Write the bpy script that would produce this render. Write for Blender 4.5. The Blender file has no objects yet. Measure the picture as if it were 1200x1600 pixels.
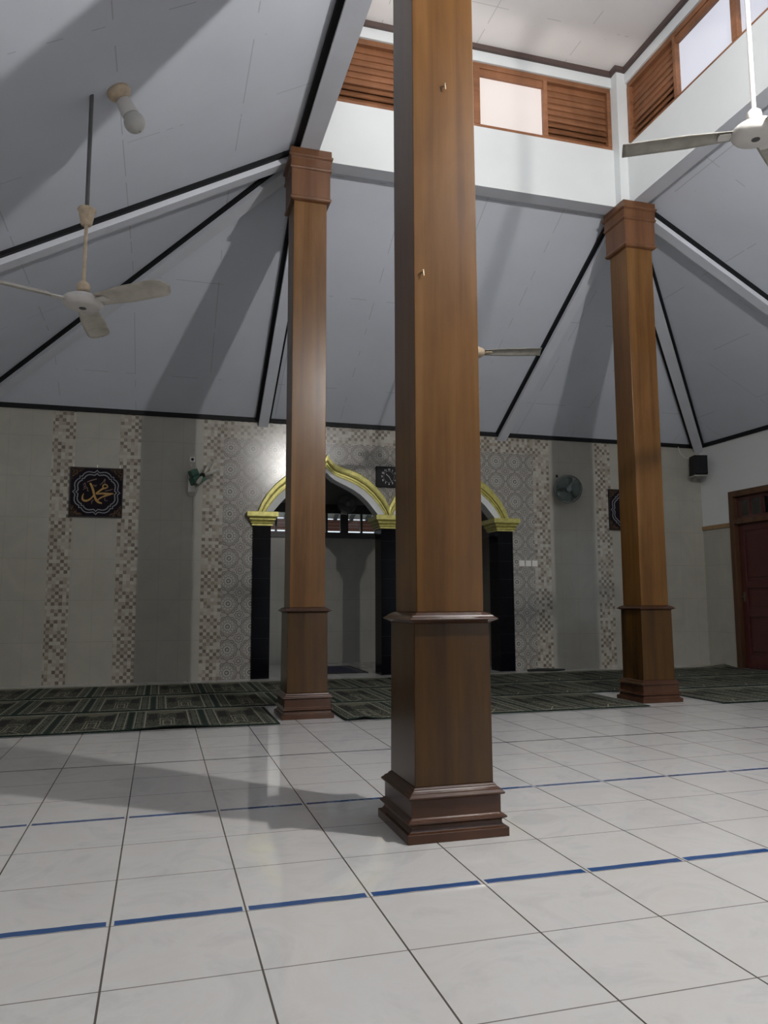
import bpy, bmesh, math, random
from mathutils import Vector, Matrix
random.seed(7)
SC = bpy.context.scene
COL = SC.collection
# ------------------------------------------------------------------ camera
F_PX, YAW, PITCH, ROLL = 1203.03, 0.281534, 0.115785, -0.003741
CAM = Vector((0.11597, -2.53512, 0.95199))
fw = Vector((math.sin(YAW)*math.cos(PITCH), math.cos(YAW)*math.cos(PITCH), math.sin(PITCH)))
rt = Vector((math.cos(YAW), -math.sin(YAW), 0)); up = rt.cross(fw)
r2 = rt*math.cos(ROLL)+up*math.sin(ROLL); u2 = -rt*math.sin(ROLL)+up*math.cos(ROLL)
cd = bpy.data.cameras.new('camera'); cam = bpy.data.objects.new('camera', cd); COL.objects.link(cam)
M = Matrix((r2, u2, -fw)).transposed().to_4x4(); M.translation = CAM; cam.matrix_world = M
cd.sensor_fit = 'HORIZONTAL'; cd.sensor_width = 36; cd.lens = F_PX/1200*36; cd.clip_start = 0.02
SC.camera = cam
# ------------------------------------------------------------------ exposure, world
SC.view_settings.view_transform = 'Standard'; SC.view_settings.look = 'None'
SC.view_settings.gamma = 1; SC.view_settings.use_curve_mapping = False
SC.view_settings.exposure = 1.0
SC.cycles.use_denoising = True
SC.cycles.max_bounces = 10; SC.cycles.diffuse_bounces = 5
SC.cycles.sample_clamp_indirect = 6
W = bpy.data.worlds.new('sky'); SC.world = W; W.use_nodes = True
bg = W.node_tree.nodes['Background']; bg.inputs[0].default_value = (0.80, 0.90, 1.0, 1); bg.inputs[1].default_value = 1.0
SKY = 0.6
LAMP = 3050.0          # emission of the lit bulb
PANE = .62            # glow of the frosted tower panes
bg.inputs[1].default_value = SKY

# ------------------------------------------------------------------ node expression helper
class X:
    def __init__(s, nt, v): s.nt = nt; s.v = v
    def _m(s, op, *a, clamp=False):
        n = s.nt.nodes.new('ShaderNodeMath'); n.operation = op; n.use_clamp = clamp
        for i, q in enumerate((s,)+a):
            q = q.v if isinstance(q, X) else q
            if isinstance(q, (int, float)): n.inputs[i].default_value = q
            else: s.nt.links.new(q, n.inputs[i])
        return X(s.nt, n.outputs[0])
    def __add__(s, o): return s._m('ADD', o)
    __radd__ = __add__
    def __sub__(s, o): return s._m('SUBTRACT', o)
    def __rsub__(s, o): return X(s.nt, o)._m('SUBTRACT', s)
    def __mul__(s, o): return s._m('MULTIPLY', o)
    __rmul__ = __mul__
    def __truediv__(s, o): return s._m('DIVIDE', o)
    def __lt__(s, o): return s._m('LESS_THAN', o)
    def __gt__(s, o): return s._m('GREATER_THAN', o)
    def floor(s): return s._m('FLOOR')
    def fract(s): return s._m('FRACT')
    def abs(s): return s._m('ABSOLUTE')
    def cos(s): return s._m('COSINE')
    def sin(s): return s._m('SINE')
    def sqrt(s): return s._m('SQRT')
    def mn(s, o): return s._m('MINIMUM', o)
    def mx(s, o): return s._m('MAXIMUM', o)
    def mod2(s): return (s*0.5).fract()*2
def OR(*a):
    r = a[0]
    for q in a[1:]: r = r.mx(q)
    return r
class Mat:
    def __init__(s, name, coord='obj'):
        s.m = bpy.data.materials.new(name); s.m.use_nodes = True; s.nt = s.m.node_tree
        s.bsdf = s.nt.nodes['Principled BSDF']
        if coord == 'obj': s.vec = s.nt.nodes.new('ShaderNodeTexCoord').outputs['Object']
        else: s.vec = s.nt.nodes.new('ShaderNodeNewGeometry').outputs['Position']
        sp = s.nt.nodes.new('ShaderNodeSeparateXYZ'); s.nt.links.new(s.vec, sp.inputs[0])
        s.x, s.y, s.z = (X(s.nt, sp.outputs[i]) for i in range(3))
    def comb(s, a, b, c=0.0):
        n = s.nt.nodes.new('ShaderNodeCombineXYZ')
        for i, q in enumerate((a, b, c)):
            q = q.v if isinstance(q, X) else q
            if isinstance(q, (int, float)): n.inputs[i].default_value = q
            else: s.nt.links.new(q, n.inputs[i])
        return n.outputs[0]
    def white(s, a, b, c=0.0, col=False):
        n = s.nt.nodes.new('ShaderNodeTexWhiteNoise'); s.nt.links.new(s.comb(a, b, c), n.inputs['Vector'])
        return n.outputs['Color'] if col else X(s.nt, n.outputs['Value'])
    def noise(s, scale, detail=3, rough=.5, stretch=(1, 1, 1), vec=None, dist=0.0):
        mp = s.nt.nodes.new('ShaderNodeMapping'); mp.inputs['Scale'].default_value = stretch
        s.nt.links.new(vec or s.vec, mp.inputs['Vector'])
        n = s.nt.nodes.new('ShaderNodeTexNoise'); n.inputs['Scale'].default_value = scale
        n.inputs['Detail'].default_value = detail; n.inputs['Roughness'].default_value = rough; n.inputs['Distortion'].default_value = dist
        s.nt.links.new(mp.outputs[0], n.inputs['Vector']); return X(s.nt, n.outputs['Fac'])
    def ramp(s, f, *stops):
        n = s.nt.nodes.new('ShaderNodeValToRGB'); e = n.color_ramp.elements
        while len(e) < len(stops): e.new(0.5)
        for q, (p, c) in zip(e, stops): q.position = p; q.color = (*c, 1)
        s.nt.links.new(f.v, n.inputs[0]); return n.outputs[0]
    def mix(s, f, a, b, mode='MIX'):
        n = s.nt.nodes.new('ShaderNodeMix'); n.data_type = 'RGBA'; n.blend_type = mode
        for sock, q in ((n.inputs[0], f), (n.inputs[6], a), (n.inputs[7], b)):
            q = q.v if isinstance(q, X) else q
            if isinstance(q, (int, float)): sock.default_value = q
            elif isinstance(q, tuple): sock.default_value = (*q, 1)
            else: s.nt.links.new(q, sock)
        return n.outputs[2]
    def set(s, col=None, rough=None, metal=None, spec=None, coat=None, coat_rough=None):
        for nm, q in (('Base Color', col), ('Roughness', rough), ('Metallic', metal), ('Specular IOR Level', spec), ('Coat Weight', coat), ('Coat Roughness', coat_rough)):
            if q is None: continue
            q = q.v if isinstance(q, X) else q
            if isinstance(q, (int, float)): s.bsdf.inputs[nm].default_value = q
            elif isinstance(q, tuple): s.bsdf.inputs[nm].default_value = (*q, 1)
            else: s.nt.links.new(q, s.bsdf.inputs[nm])
        return s
    def bump(s, h, dist=.002, strength=.5):
        n = s.nt.nodes.new('ShaderNodeBump'); n.inputs['Distance'].default_value = dist; n.inputs['Strength'].default_value = strength
        s.nt.links.new(h.v, n.inputs['Height']); s.nt.links.new(n.outputs[0], s.bsdf.inputs['Normal']); return s
    def tilt(s, cellcol, amt):        # each tile laid a hair out of true
        g = s.nt.nodes.new('ShaderNodeNewGeometry')
        a = s.nt.nodes.new('ShaderNodeVectorMath'); a.operation = 'SUBTRACT'; s.nt.links.new(cellcol, a.inputs[0]); a.inputs[1].default_value = (.5, .5, .5)
        b = s.nt.nodes.new('ShaderNodeVectorMath'); b.operation = 'SCALE'; s.nt.links.new(a.outputs[0], b.inputs[0]); b.inputs['Scale'].default_value = amt
        c = s.nt.nodes.new('ShaderNodeVectorMath'); c.operation = 'ADD'; s.nt.links.new(b.outputs[0], c.inputs[0]); s.nt.links.new(g.outputs['Normal'], c.inputs[1])
        d = s.nt.nodes.new('ShaderNodeVectorMath'); d.operation = 'NORMALIZE'; s.nt.links.new(c.outputs[0], d.inputs[0])
        s.nt.links.new(d.outputs[0], s.bsdf.inputs['Normal']); return s
def plain(name, col, rough=.5, metal=0, spec=.5, vary=.12, scale=9.):
    m = Mat(name); n = m.noise(scale, 4)
    c = tuple(max(0, q*(1-vary)) for q in col); d = tuple(min(1, q*(1+vary)) for q in col)
    m.set(m.ramp(n, (.3, c), (.7, d)), rough, metal, spec); return m.m

# ------------------------------------------------------------------ materials
def wood(name, dark, mid, light, rough=.28, axis='z', coat=.12):
    m = Mat(name)
    st = {'z': (7, 7, .35), 'x': (.35, 7, 7), 'y': (7, .35, 7)}[axis]
    a = m.noise(1.6, 5, .55, st, dist=.6); b = m.noise(7, 6, .6, st); c = m.noise(.8, 2, .5, (1, 1, .6))
    f = a*.50+b*.14+c*.40
    d_ = m.noise(2.3, 5, .6, (1.6, 1.6, .5), dist=.4); f = f*.72+d_*.30
    m.set(m.ramp(f, (.41, dark), (.53, mid), (.66, light)), rough, spec=.28, coat=coat, coat_rough=.12); return m.m
WOOD = wood('varnished_teak', (.070, .029, .006), (.112, .050, .011), (.168, .084, .028), .30)
WOOD_BASE = wood('dark_teak_moulding', (.034, .014, .008), (.055, .023, .012), (.080, .034, .017), .25, 'x')
WOOD_PL = wood('teak_plinth_boards', (.030, .013, .003), (.056, .025, .005), (.100, .046, .009), .27)
WOOD_CAP = wood('teak_capital', (.070, .029, .013), (.110, .048, .022), (.155, .072, .034), .32)
WOOD_H = wood('louver_wood', (.13, .055, .025), (.22, .095, .045), (.33, .15, .075), .45, 'x', .05)
DOORWOOD = wood('door_frame_wood', (.045, .022, .012), (.075, .036, .018), (.11, .055, .028), .4)
DOORRED = plain('dark_red_door_paint', (.060, .014, .012), .35)
BLACKWOOD = plain('black_brown_paint', (.012, .009, .008), .4)
BLACK = plain('black_trim_paint', (.008, .009, .011), .6, spec=.2)
GRANITE = Mat('black_tile'); jz = ((GRANITE.z/.25).fract()-.5).abs() > .49
GRANITE.set(GRANITE.mix(jz, (.003, .003, .005), (.018, .022, .024)), .14, spec=.07); GRANITE = GRANITE.m
PAINT = plain('white_wall_paint', (.62, .645, .65), .6, vary=.03, scale=2.)
BEAMP = plain('pale_grey_beam_paint', (.66, .69, .76), .5, vary=.04, scale=3.)
GOLD = plain('gold_paint', (.46, .42, .125), .36, .35, .5, .22, 22.)
CREAMPL = plain('aged_cream_plastic', (.62, .50, .36), .4, vary=.18, scale=30)
WHITEPL = plain('white_enamel', (.72, .70, .68), .35, vary=.05)
BLADE1 = plain('dusty_cream_blade', (.60, .57, .51), .45, vary=.16, scale=9)
BLADE2 = plain('grey_dusty_blade', (.36, .35, .31), .45, vary=.2, scale=14)
DARKPL = plain('black_plastic', (.010, .010, .011), .6, spec=.2)
GREYPIPE = plain('dark_grey_pipe', (.10, .10, .105), .4)
GREENPL = plain('green_plastic', (.045, .12, .085), .4)
GREENTR = plain('smoky_green_blade', (.085, .120, .110), .3)
STEEL = plain('grey_wire', (.12, .15, .15), .4, .4)
BRASS = plain('aged_handle_metal', (.20, .17, .13), .35, .8)
ORNAM = Mat('faded_gold_floral'); n_ = ORNAM.noise(55, 4, .7)
ORNAM.set(ORNAM.ramp(n_, (.46, (.014, .009, .008)), (.54, (.07, .045, .027)), (.62, (.12, .075, .045))), .7, spec=.1); ORNAM = ORNAM.m
PICBG = plain('black_velvet_panel', (.011, .008, .012), .8, spec=.1)
SILVER = plain('silver_outline', (.19, .20, .22), .45)
CALLIG = plain('gold_calligraphy', (.36, .21, .055), .4, .2, vary=.25, scale=25)
DIMCAL = plain('dim_bronze_strokes', (.14, .09, .07), .5)
STEELW = plain('bright_nail_metal', (.6, .52, .4), .3, .6)
REDROOF = Mat('red_brown_boards'); k_ = ((REDROOF.z/.062).fract() > .85)
REDROOF.set(REDROOF.mix(k_, (.30, .12, .085), (.55, .36, .28)), .7); REDROOF = REDROOF.m
GROUND = plain('outdoor_paving', (.38, .37, .34), .9)
LEAF = plain('shrub_leaves', (.06, .17, .03), .6, vary=.5, scale=3)
TRIMW = plain('light_brown_wood_strip', (.26, .16, .075), .4)
BROWNTR = plain('brown_cornice_paint', (.075, .048, .042), .5)

# ceiling board: seams as thin broken dark lines in the board's own joints
def ceil_mat(name, base, sx, sy, ox, oy):
    m = Mat(name)
    n = m.noise(1.3, 4, .55); n2 = m.noise(3.5, 2)
    jx = (((m.x-ox)/sx).fract()-.5).abs() > (.5-.004/sx); jy = (((m.y-oy)/sy).fract()-.5).abs() > (.5-.004/sy)
    l = OR(jx*(n2 > .47), jy*(n2 > .52))
    c = m.ramp(n, (.3, tuple(q*.93 for q in base)), (.7, base))
    sp = m.noise(38, 1) > .795
    m.set(m.mix(OR(l*.5, sp*.35), c, tuple(q*.45 for q in base)), .55, spec=.3); return m.m
CEIL = ceil_mat('painted_ceiling_board', (.66, .70, .785), .86, 1.22, .62, .63)
CEILT = ceil_mat('tower_ceiling_board', (.88, .86, .85), .98, 1.6, 2.0, .3)

# hall floor tiles, world coordinates, 0.4 m module
m = Mat('white_floor_tile')
ix, iy = (m.x/.4).floor(), (m.y/.4).floor(); fx, fy = (m.x/.4).fract(), (m.y/.4).fract()
dx = (fx-.5).abs(); dy = (fy-.5).abs()
vein = m.noise(3.0, 6, .6, dist=1.6); cl = m.noise(.9, 3)
base = m.ramp(vein, (.35, (.58, .575, .57)), (.5, (.645, .64, .63)), (.62, (.63, .615, .60)))
base = m.mix(m.white(ix, iy)*.10, base, (.56, .57, .60))
gx = (dx > .5-.0072); gy = (dy > .5-.0058)
base = m.mix(gy, base, (.20, .185, .17)); base = m.mix(gx, base, (.10, .09, .08))
nw = m.noise(9, 2); wob = (nw-.5)*.010
cross = ((fx-.5).abs() < .474+(nw-.5)*.03)
b0 = ((m.y-.022-wob).abs() < .018)*cross; b3 = ((m.y-1.2-.010-wob).abs() < .0145)*cross; b6 = ((m.y-2.4).abs() < .009); b9 = ((m.y-3.6).abs() < .008)
base = m.mix(OR(b0, b3), base, (.030, .085, .235)); base = m.mix(OR(b6, b9), base, (.04, .045, .065))
m.set(base, .045, spec=.62); m.tilt(m.white(ix, iy, 3.0, col=True), .008)
FLOOR = m.m

# back wall: cream tiles, mosaic strips, ornamental tiles (world x, z)
def mosaic(m, u, v, s=.0417):
    i, k = (u/s).floor(), (v/s).floor(); r = m.white(i, k); r2_ = m.white(i, k, 7.0)
    ck = (i+k).mod2() > .5
    light = m.ramp(r2_, (0., (.42, .40, .35)), (.5, (.36, .335, .285)), (1., (.28, .25, .205)))
    dark = m.ramp(r2_, (0., (.135, .112, .090)), (1., (.22, .19, .155)))
    c = m.mix(ck*(r > .42), light, dark)
    g = OR(((u/s).fract()-.5).abs(), ((v/s).fract()-.5).abs()) > .475
    return m.mix(g*.5, c, (.36, .33, .28))
def medallion(m, u, v, P, ox, oz):
    def rosette(cu, cv, R, n, dens):
        a = (((u-cu)/P).fract()-.5)*P; b = (((v-cv)/P).fract()-.5)*P
        r = (a*a+b*b).sqrt()/R
        th = b._m('ARCTAN2', a)
        cn = (th*n).cos(); line = None
        for rad, amp, w in dens:
            l = ((r-rad-cn*amp).abs() < w); line = l if line is None else OR(line, l)
        return r, cn, line
    r1, c1, l1 = rosette(ox-P/2, oz-P/2, .126, 12, ((.97, .045, .035), (.80, .05, .022), (.62, .07, .028), (.42, -.06, .03), (.18, .03, .05)))
    r2_, c2, l2 = rosette(ox, oz, .055, 8, ((.95, .13, .07), (.42, .08, .09)))
    base = m.mix(m.noise(120, 2) > .5, (.34, .325, .295), (.27, .255, .23))
    base = m.mix((r1 < .9)*((r1-.57-c1*.07).abs() < .09), base, (.41, .395, .36))
    base = m.mix(((r1-.30).abs() < .07), base, (.40, .39, .36))
    # curving ogee net between the medallions
    a = (((u-ox)/P).fract()-.5).abs()*P; b = (((v-oz)/P).fract()-.5).abs()*P
    net = ((a+b-P*.5+((a-b)*88).cos()*.006).abs() < .0035)
    return m.mix(OR(l1, l2, net)*.9, base, (.075, .064, .055))
def cream(m, u, v, ou, su=.25, sv=.49, col=(.37, .355, .31)):
    n = m.noise(2.2, 5, .6, dist=1.); c = m.ramp(n, (.35, tuple(q*.90 for q in col)), (.65, col))
    i, k = ((u-ou)/su).floor(), (v/sv).floor()
    c = m.mix(m.white(i, k)*.10, c, tuple(q*.8 for q in col))
    g = OR((((u-ou)/su).fract()-.5).abs() > .5-.0016/su, ((v/sv).fract()-.5).abs() > .5-.0022/sv)
    return m.mix(g*.42, c, tuple(q*.45 for q in col)), i, k
m = Mat('back_wall_tiles')
def inr(a, lo, hi): return (a > lo)*(a < hi)
u, v = m.x, m.z
cr, ci, ck_ = cream(m, u, v, .59)
patt = inr(u, .84, 5.17)*(v < 3.03)
strip = OR(inr(u, -1.18, -.925), inr(u, -.415, -.165), inr(u, .59, .84), inr(u, 5.17, 5.43), inr(u, 6.18, 6.43), inr(u, .59, 5.43)*(v > 3.03))
P = .2828
med = medallion(m, u, v, P, 1.07+P/2, 2.487+P/2)
diag = OR((((u+v-4.39)/.566).fract()-.5).abs() > .4955, (((u-v+1.69)/.566).fract()-.5).abs() > .4955)
med = m.mix(diag*.7, med, (.36, .35, .33))
c = m.mix(strip, cr, mosaic(m, u-.59, v)); c = m.mix(patt, c, med)
m.set(c, .20); m.tilt(m.white(((u+v-4.39)/.566).floor(), ((u-v+1.69)/.566).floor(), 1., col=True), .012)
BACKW = m.m
def wallmat(name, ax, split, paintcol=(.60, .62, .62), ou=.0, tc=(.37, .355, .31)):
    m = Mat(name); u = m.x if ax == 'x' else m.y
    c, i, k = cream(m, u, m.z, ou, col=tc)
    lo = m.z < split
    m.set(m.mix(lo, paintcol, c), (1-lo)*.35+.22); return m.m
SIDEW = wallmat('painted_wall_tile_dado', 'y', 2.03)
FRONTW = wallmat('front_wall_tiles', 'x', 3.1, (.37, .36, .32), .1)  # unseen wall, tiled dark to cut bounced light
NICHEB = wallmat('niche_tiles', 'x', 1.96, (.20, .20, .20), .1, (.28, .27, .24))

# ------------------------------------------------------------------ mesh helpers
def mesh_obj(name, bm, mat, parent=None, smooth=False):
    me = bpy.data.meshes.new(name); bm.normal_update(); bm.to_mesh(me); bm.free()
    for q in (mat if isinstance(mat, (list, tuple)) else [mat]): me.materials.append(q)
    if smooth:
        for f in me.polygons: f.use_smooth = True
    o = bpy.data.objects.new(name, me); COL.objects.link(o)
    if parent: o.parent = parent
    return o
def box(bm, x0, x1, y0, y1, z0, z1, mi=0):
    vs = [bm.verts.new(p) for p in ((x0, y0, z0), (x1, y0, z0), (x1, y1, z0), (x0, y1, z0), (x0, y0, z1), (x1, y0, z1), (x1, y1, z1), (x0, y1, z1))]
    for q in ((3, 2, 1, 0), (4, 5, 6, 7), (0, 1, 5, 4), (1, 2, 6, 5), (2, 3, 7, 6), (3, 0, 4, 7)):
        f = bm.faces.new([vs[i] for i in q]); f.material_index = mi
    return vs
def boxo(name, mat, parent, *b):
    bm = bmesh.new()
    for q in (b if isinstance(b[0], (tuple, list)) else [b]): box(bm, *q)
    return mesh_obj(name, bm, mat, parent)
def bevel(o, w=.004, seg=2):
    md = o.modifiers.new('bevel', 'BEVEL'); md.width = w; md.segments = seg; md.limit_method = 'ANGLE'; return o
def square_lathe(bm, prof, cx=0, cy=0, ry=1.0, cap=True, hy=None):
    """prof: (half width, z). hy(hw) -> half depth"""
    rings = []
    for h, z in prof:
        d = h if hy is None else hy(h)
        rings.append([bm.verts.new((cx+sx*h, cy+sy*d, z)) for sx, sy in ((-1, -1), (1, -1), (1, 1), (-1, 1))])
    for a, b in zip(rings, rings[1:]):
        for i in range(4): bm.faces.new((a[i], a[(i+1) % 4], b[(i+1) % 4], b[i]))
    bm.faces.new(rings[0][::-1]); bm.faces.new(rings[-1])
def lathe(bm, prof, seg=32, M4=None):
    rings = []
    for r, z in prof:
        rings.append([bm.verts.new((r*math.cos(2*math.pi*i/seg), r*math.sin(2*math.pi*i/seg), z)) for i in range(seg)])
    for a, b in zip(rings, rings[1:]):
        for i in range(seg): bm.faces.new((a[i], a[(i+1) % seg], b[(i+1) % seg], b[i]))
    bm.faces.new(rings[0][::-1]); bm.faces.new(rings[-1])
    if M4 is not None: bmesh.ops.transform(bm, matrix=M4, verts=[v for r in rings for v in r])
def tube(bm, pts, r, seg=10):
    pts = [Vector(p) for p in pts]; rings = []
    rr = r if isinstance(r, (list, tuple)) else [r]*len(pts)
    for i, p in enumerate(pts):
        d = (pts[min(i+1, len(pts)-1)]-pts[max(i-1, 0)]).normalized()
        a = d.cross(Vector((0, 0, 1)) if abs(d.z) < .9 else Vector((1, 0, 0))).normalized(); b = d.cross(a)
        rings.append([bm.verts.new(p+(a*math.cos(2*math.pi*k/seg)+b*math.sin(2*math.pi*k/seg))*rr[i]) for k in range(seg)])
    for a, b in zip(rings, rings[1:]):
        for i in range(seg): bm.faces.new((a[i], a[(i+1) % seg], b[(i+1) % seg], b[i]))
    bm.faces.new(rings[0][::-1]); bm.faces.new(rings[-1])
def tag(o, label=None, cat=None, group=None, kind=None):
    for k, q in (('label', label), ('category', cat), ('group', group), ('kind', kind)):
        if q: o[k] = q
    return o
def thing(name, loc, label, cat, group=None, rz=0, kind=None):
    o = bpy.data.objects.new(name, None); o.empty_display_size = .1; COL.objects.link(o)
    o.location = loc; o.rotation_euler = (0, 0, rz); return tag(o, label, cat, group, kind)
def struct(name, bm, mat, label=None): return tag(mesh_obj(name, bm, mat), label, kind='structure')
def dup(root, loc, rz=None, label=None, group=None, rot=None):
    r = root.copy(); COL.objects.link(r); r.location = loc
    if rz is not None: r.rotation_euler = (0, 0, rz)
    if label: r['label'] = label
    if group: r['group'] = group
    for ch in list(root.children):
        c = ch.copy(); COL.objects.link(c); c.parent = r
        for g in list(ch.children):
            d = g.copy(); COL.objects.link(d); d.parent = c
    return r

# ------------------------------------------------------------------ room shell
XL, XR, YF, YB = -2.05, 8.0, -2.72, 7.30
ZE, ZB = 3.30, 5.07                        # eaves, top of sloping ceiling
BX0, BX1, BY0, BY1 = 1.205, 4.78, 0.58, 4.19   # outside faces of the tower beams
TX0, TX1, TY0, TY1 = 1.375, 4.61, 0.75, 4.02   # inside faces
bm = bmesh.new(); box(bm, XL-.3, XR+.3, YF-.3, 9.6, -.1, 0); struct('floor', bm, FLOOR)
bm = bmesh.new(); box(bm, -30, 40, -30, 40, -.32, -.12); tag(mesh_obj('ground', bm, GROUND), kind='structure')

def wall_with_holes(name, axis, c0, c1, a0, a1, z1, holes, mat, z0=0):
    """axis 'x': wall runs along x between y=c0..c1; holes (a0,a1,z0,z1)"""
    A = sorted({a0, a1, *[h[0] for h in holes], *[h[1] for h in holes]}); Z = sorted({z0, z1, *[h[2] for h in holes], *[h[3] for h in holes]})
    bm = bmesh.new()
    for i in range(len(A)-1):
        k = 0
        while k < len(Z)-1:
            ma = (A[i]+A[i+1])/2
            solid = lambda kk: not any(h[0] < ma < h[1] and h[2] < (Z[kk]+Z[kk+1])/2 < h[3] for h in holes)
            if not solid(k): k += 1; continue
            j = k
            while j+1 < len(Z)-1 and solid(j+1): j += 1
            if axis == 'x': box(bm, A[i], A[i+1], c0, c1, Z[k], Z[j+1])
            else: box(bm, c0, c1, A[i], A[i+1], Z[k], Z[j+1])
            k = j+1
    return struct(name, bm, mat)
SIDE_WIN = [(.55, 2.05, .45, 2.35), (3.0, 4.45, .45, 2.35)]
wall_with_holes('wall_right', 'y', XR, XR+.2, YF-.2, YB+.2, ZE+.02, SIDE_WIN+[(4.87, 6.71, 0, 2.51)], SIDEW)
wall_with_holes('wall_left', 'y', XL-.2, XL, YF-.2, YB+.2, ZE+.02, [(1.4, 3.24, 0, 2.51)], SIDEW)
FRONT = [(2.5, 3.9, 0, 2.45), (5.0, 6.8, 0, 2.45)]
wall_with_holes('wall_front', 'x', YF-.2, YF, XL, XR, ZE+.02, FRONT+[(-.8, 1.04, 0, 2.51)], FRONTW)

# back wall with two onion arches
ARC = [(0, 2.64), (.04, 2.595), (.10, 2.55), (.17, 2.515), (.26, 2.475), (.36, 2.425), (.46, 2.36), (.56, 2.27), (.64, 2.175), (.70, 2.10), (.735, 2.05)]
G1 = [(0, 2.70), (.045, 2.655), (.11, 2.605), (.19, 2.575), (.29, 2.54), (.40, 2.49), (.51, 2.425), (.61, 2.34), (.70, 2.24), (.765, 2.15), (.80, 2.08)]
G2 = [(0, 2.88), (.035, 2.825), (.09, 2.765), (.17, 2.725), (.30, 2.69), (.43, 2.645), (.56, 2.565), (.68, 2.46), (.78, 2.34), (.855, 2.21), (.905, 2.08)]
ACX = [2.175, 3.865]; AHW = .735
def arch_z(cx, x):
    d = abs(x-cx)
    for (a, za), (b, zb) in zip(ARC, ARC[1:]):
        if a <= d <= b+1e-6: return za+(zb-za)*(d-a)/(b-a)
    return 0
bm = bmesh.new(); WT = .2
segs = [(XL, ACX[0]-AHW, None)]
for n_, cx in enumerate(ACX):
    ds = sorted({-a for a, _ in ARC} | {a for a, _ in ARC})
    for a, b in zip(ds, ds[1:]): segs.append((cx+a, cx+b, cx))
    segs.append((cx+AHW, ACX[1]-AHW if n_ == 0 else XR, None))
for a, b, cx in segs:
    za = arch_z(cx, a+1e-9 if a < cx else a) if cx else 0; zb = arch_z(cx, b) if cx else 0
    if cx and a < cx and abs(a-(cx-AHW)) < 1e-6: za = ARC[-1][1]
    f = [bm.verts.new((p[0], YB, p[1])) for p in ((a, za), (b, zb), (b, ZE+.02), (a, ZE+.02))]
    k = [bm.verts.new((p[0], YB+WT, p[1])) for p in ((a, za), (b, zb), (b, ZE+.02), (a, ZE+.02))]
    bm.faces.new(f); bm.faces.new(k[::-1])
    g = bm.faces.new((f[0], k[0], k[1], f[1])); g.material_index = 1 if cx else 0
    if cx is None:
        for (i, j) in ((0, 3), (2, 1)):
            g = bm.faces.new((f[i], f[j], k[j], k[i])); g.material_index = 0
struct('wall_back', bm, [BACKW, PAINT])

# sloping ceiling: four planes
I = [(BX0, BY0), (BX1, BY0), (BX1, BY1), (BX0, BY1)]; O = [(XL, YF), (XR, YF), (XR, YB), (XL, YB)]
bm = bmesh.new()
for i in range(4):
    j = (i+1) % 4
    lo = [bm.verts.new((*O[i], ZE)), bm.verts.new((*O[j], ZE)), bm.verts.new((*I[j], ZB)), bm.verts.new((*I[i], ZB))]
    hi = [bm.verts.new(v.co+Vector((0, 0, .08))) for v in lo]
    bm.faces.new(lo[::-1]); bm.faces.new(hi)
    for a in range(4): bm.faces.new((lo[a], lo[(a+1) % 4], hi[(a+1) % 4], hi[a]))
struct('ceiling', bm, CEIL)
bm = bmesh.new(); box(bm, TX0-.17, TX1+.17, TY0-.17, TY1+.17, 6.46, 6.56); struct('ceiling', bm, CEILT)
# tower walls: beam below the window band, strip above it, corner posts
B0, B1 = 5.60, 6.30
def tower_wall(name, x0, x1, y0, y1):
    bm = bmesh.new(); box(bm, x0, x1, y0, y1, 4.98, B0, 0); box(bm, x0, x1, y0, y1, B1, 6.46, 0)
    bm.faces.ensure_lookup_table(); bm.faces[0].material_index = 1
    return struct(name, bm, [PAINT, BEAMP])
tower_wall('wall_tower_back', BX0, BX1, TY1, BY1)
tower_wall('wall_tower_front', BX0, BX1, BY0, TY0)
tower_wall('wall_tower_left', BX0, TX0, TY0, TY1)
tower_wall('wall_tower_right', TX1, BX1, TY0, TY1)
for sx in (0, 1):
    for sy in (0, 1):
        x = TX1-.10 if sx else BX0; X_ = BX1 if sx else TX0+.10
        y = TY1-.10 if sy else BY0; Y_ = BY1 if sy else TY0+.10
        bm = bmesh.new(); box(bm, x+.002*sx, X_-.002, y+.002, Y_-.002, 5.0, 6.459); struct('trim_9', bm, PAINT)
# brown cornice around tower ceiling, stepping around the posts
t = .035
bm = bmesh.new()
box(bm, TX0, TX1, TY1-t, TY1, 6.41, 6.459); box(bm, TX0, TX1, TY0, TY0+t, 6.41, 6.459)
box(bm, TX0, TX0+t, TY0+t, TY1-t, 6.41, 6.459); box(bm, TX1-t, TX1, TY0+t, TY1-t, 6.41, 6.459)
for sx, sy in ((0, 0), (0, 1), (1, 0), (1, 1)):
    x = TX1-.10-t if sx else TX0+t; X_ = TX1-t if sx else TX0+.10+t
    y = TY1-.10-t if sy else TY0+t; Y_ = TY1-t if sy else TY0+.10+t
    box(bm, x, X_, y, Y_, 6.412, 6.457)
struct('trim_1', bm, BROWNTR)

# black strips: eaves on four walls, beam edge
e = .03
for nme, b in (('trim_2', (XL, XR, YB-e, YB, 3.262, 3.322)), ('trim_3', (XR-e, XR, YF, YB-e, 3.262, 3.322)),
               ('trim_4', (XL, XL+e, YF, YB-e, 3.262, 3.322)), ('trim_5', (XL+e, XR-e, YF, YF+e, 3.262, 3.322))):
    bm = bmesh.new(); box(bm, *b); struct(nme, bm, BLACK)
for nme, b in (('trim_6', (BX0-.045, BX0, BY0, BY1, 5.005, 5.062)),):
    bm = bmesh.new(); box(bm, *b); struct(nme, bm, BLACK)

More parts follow.
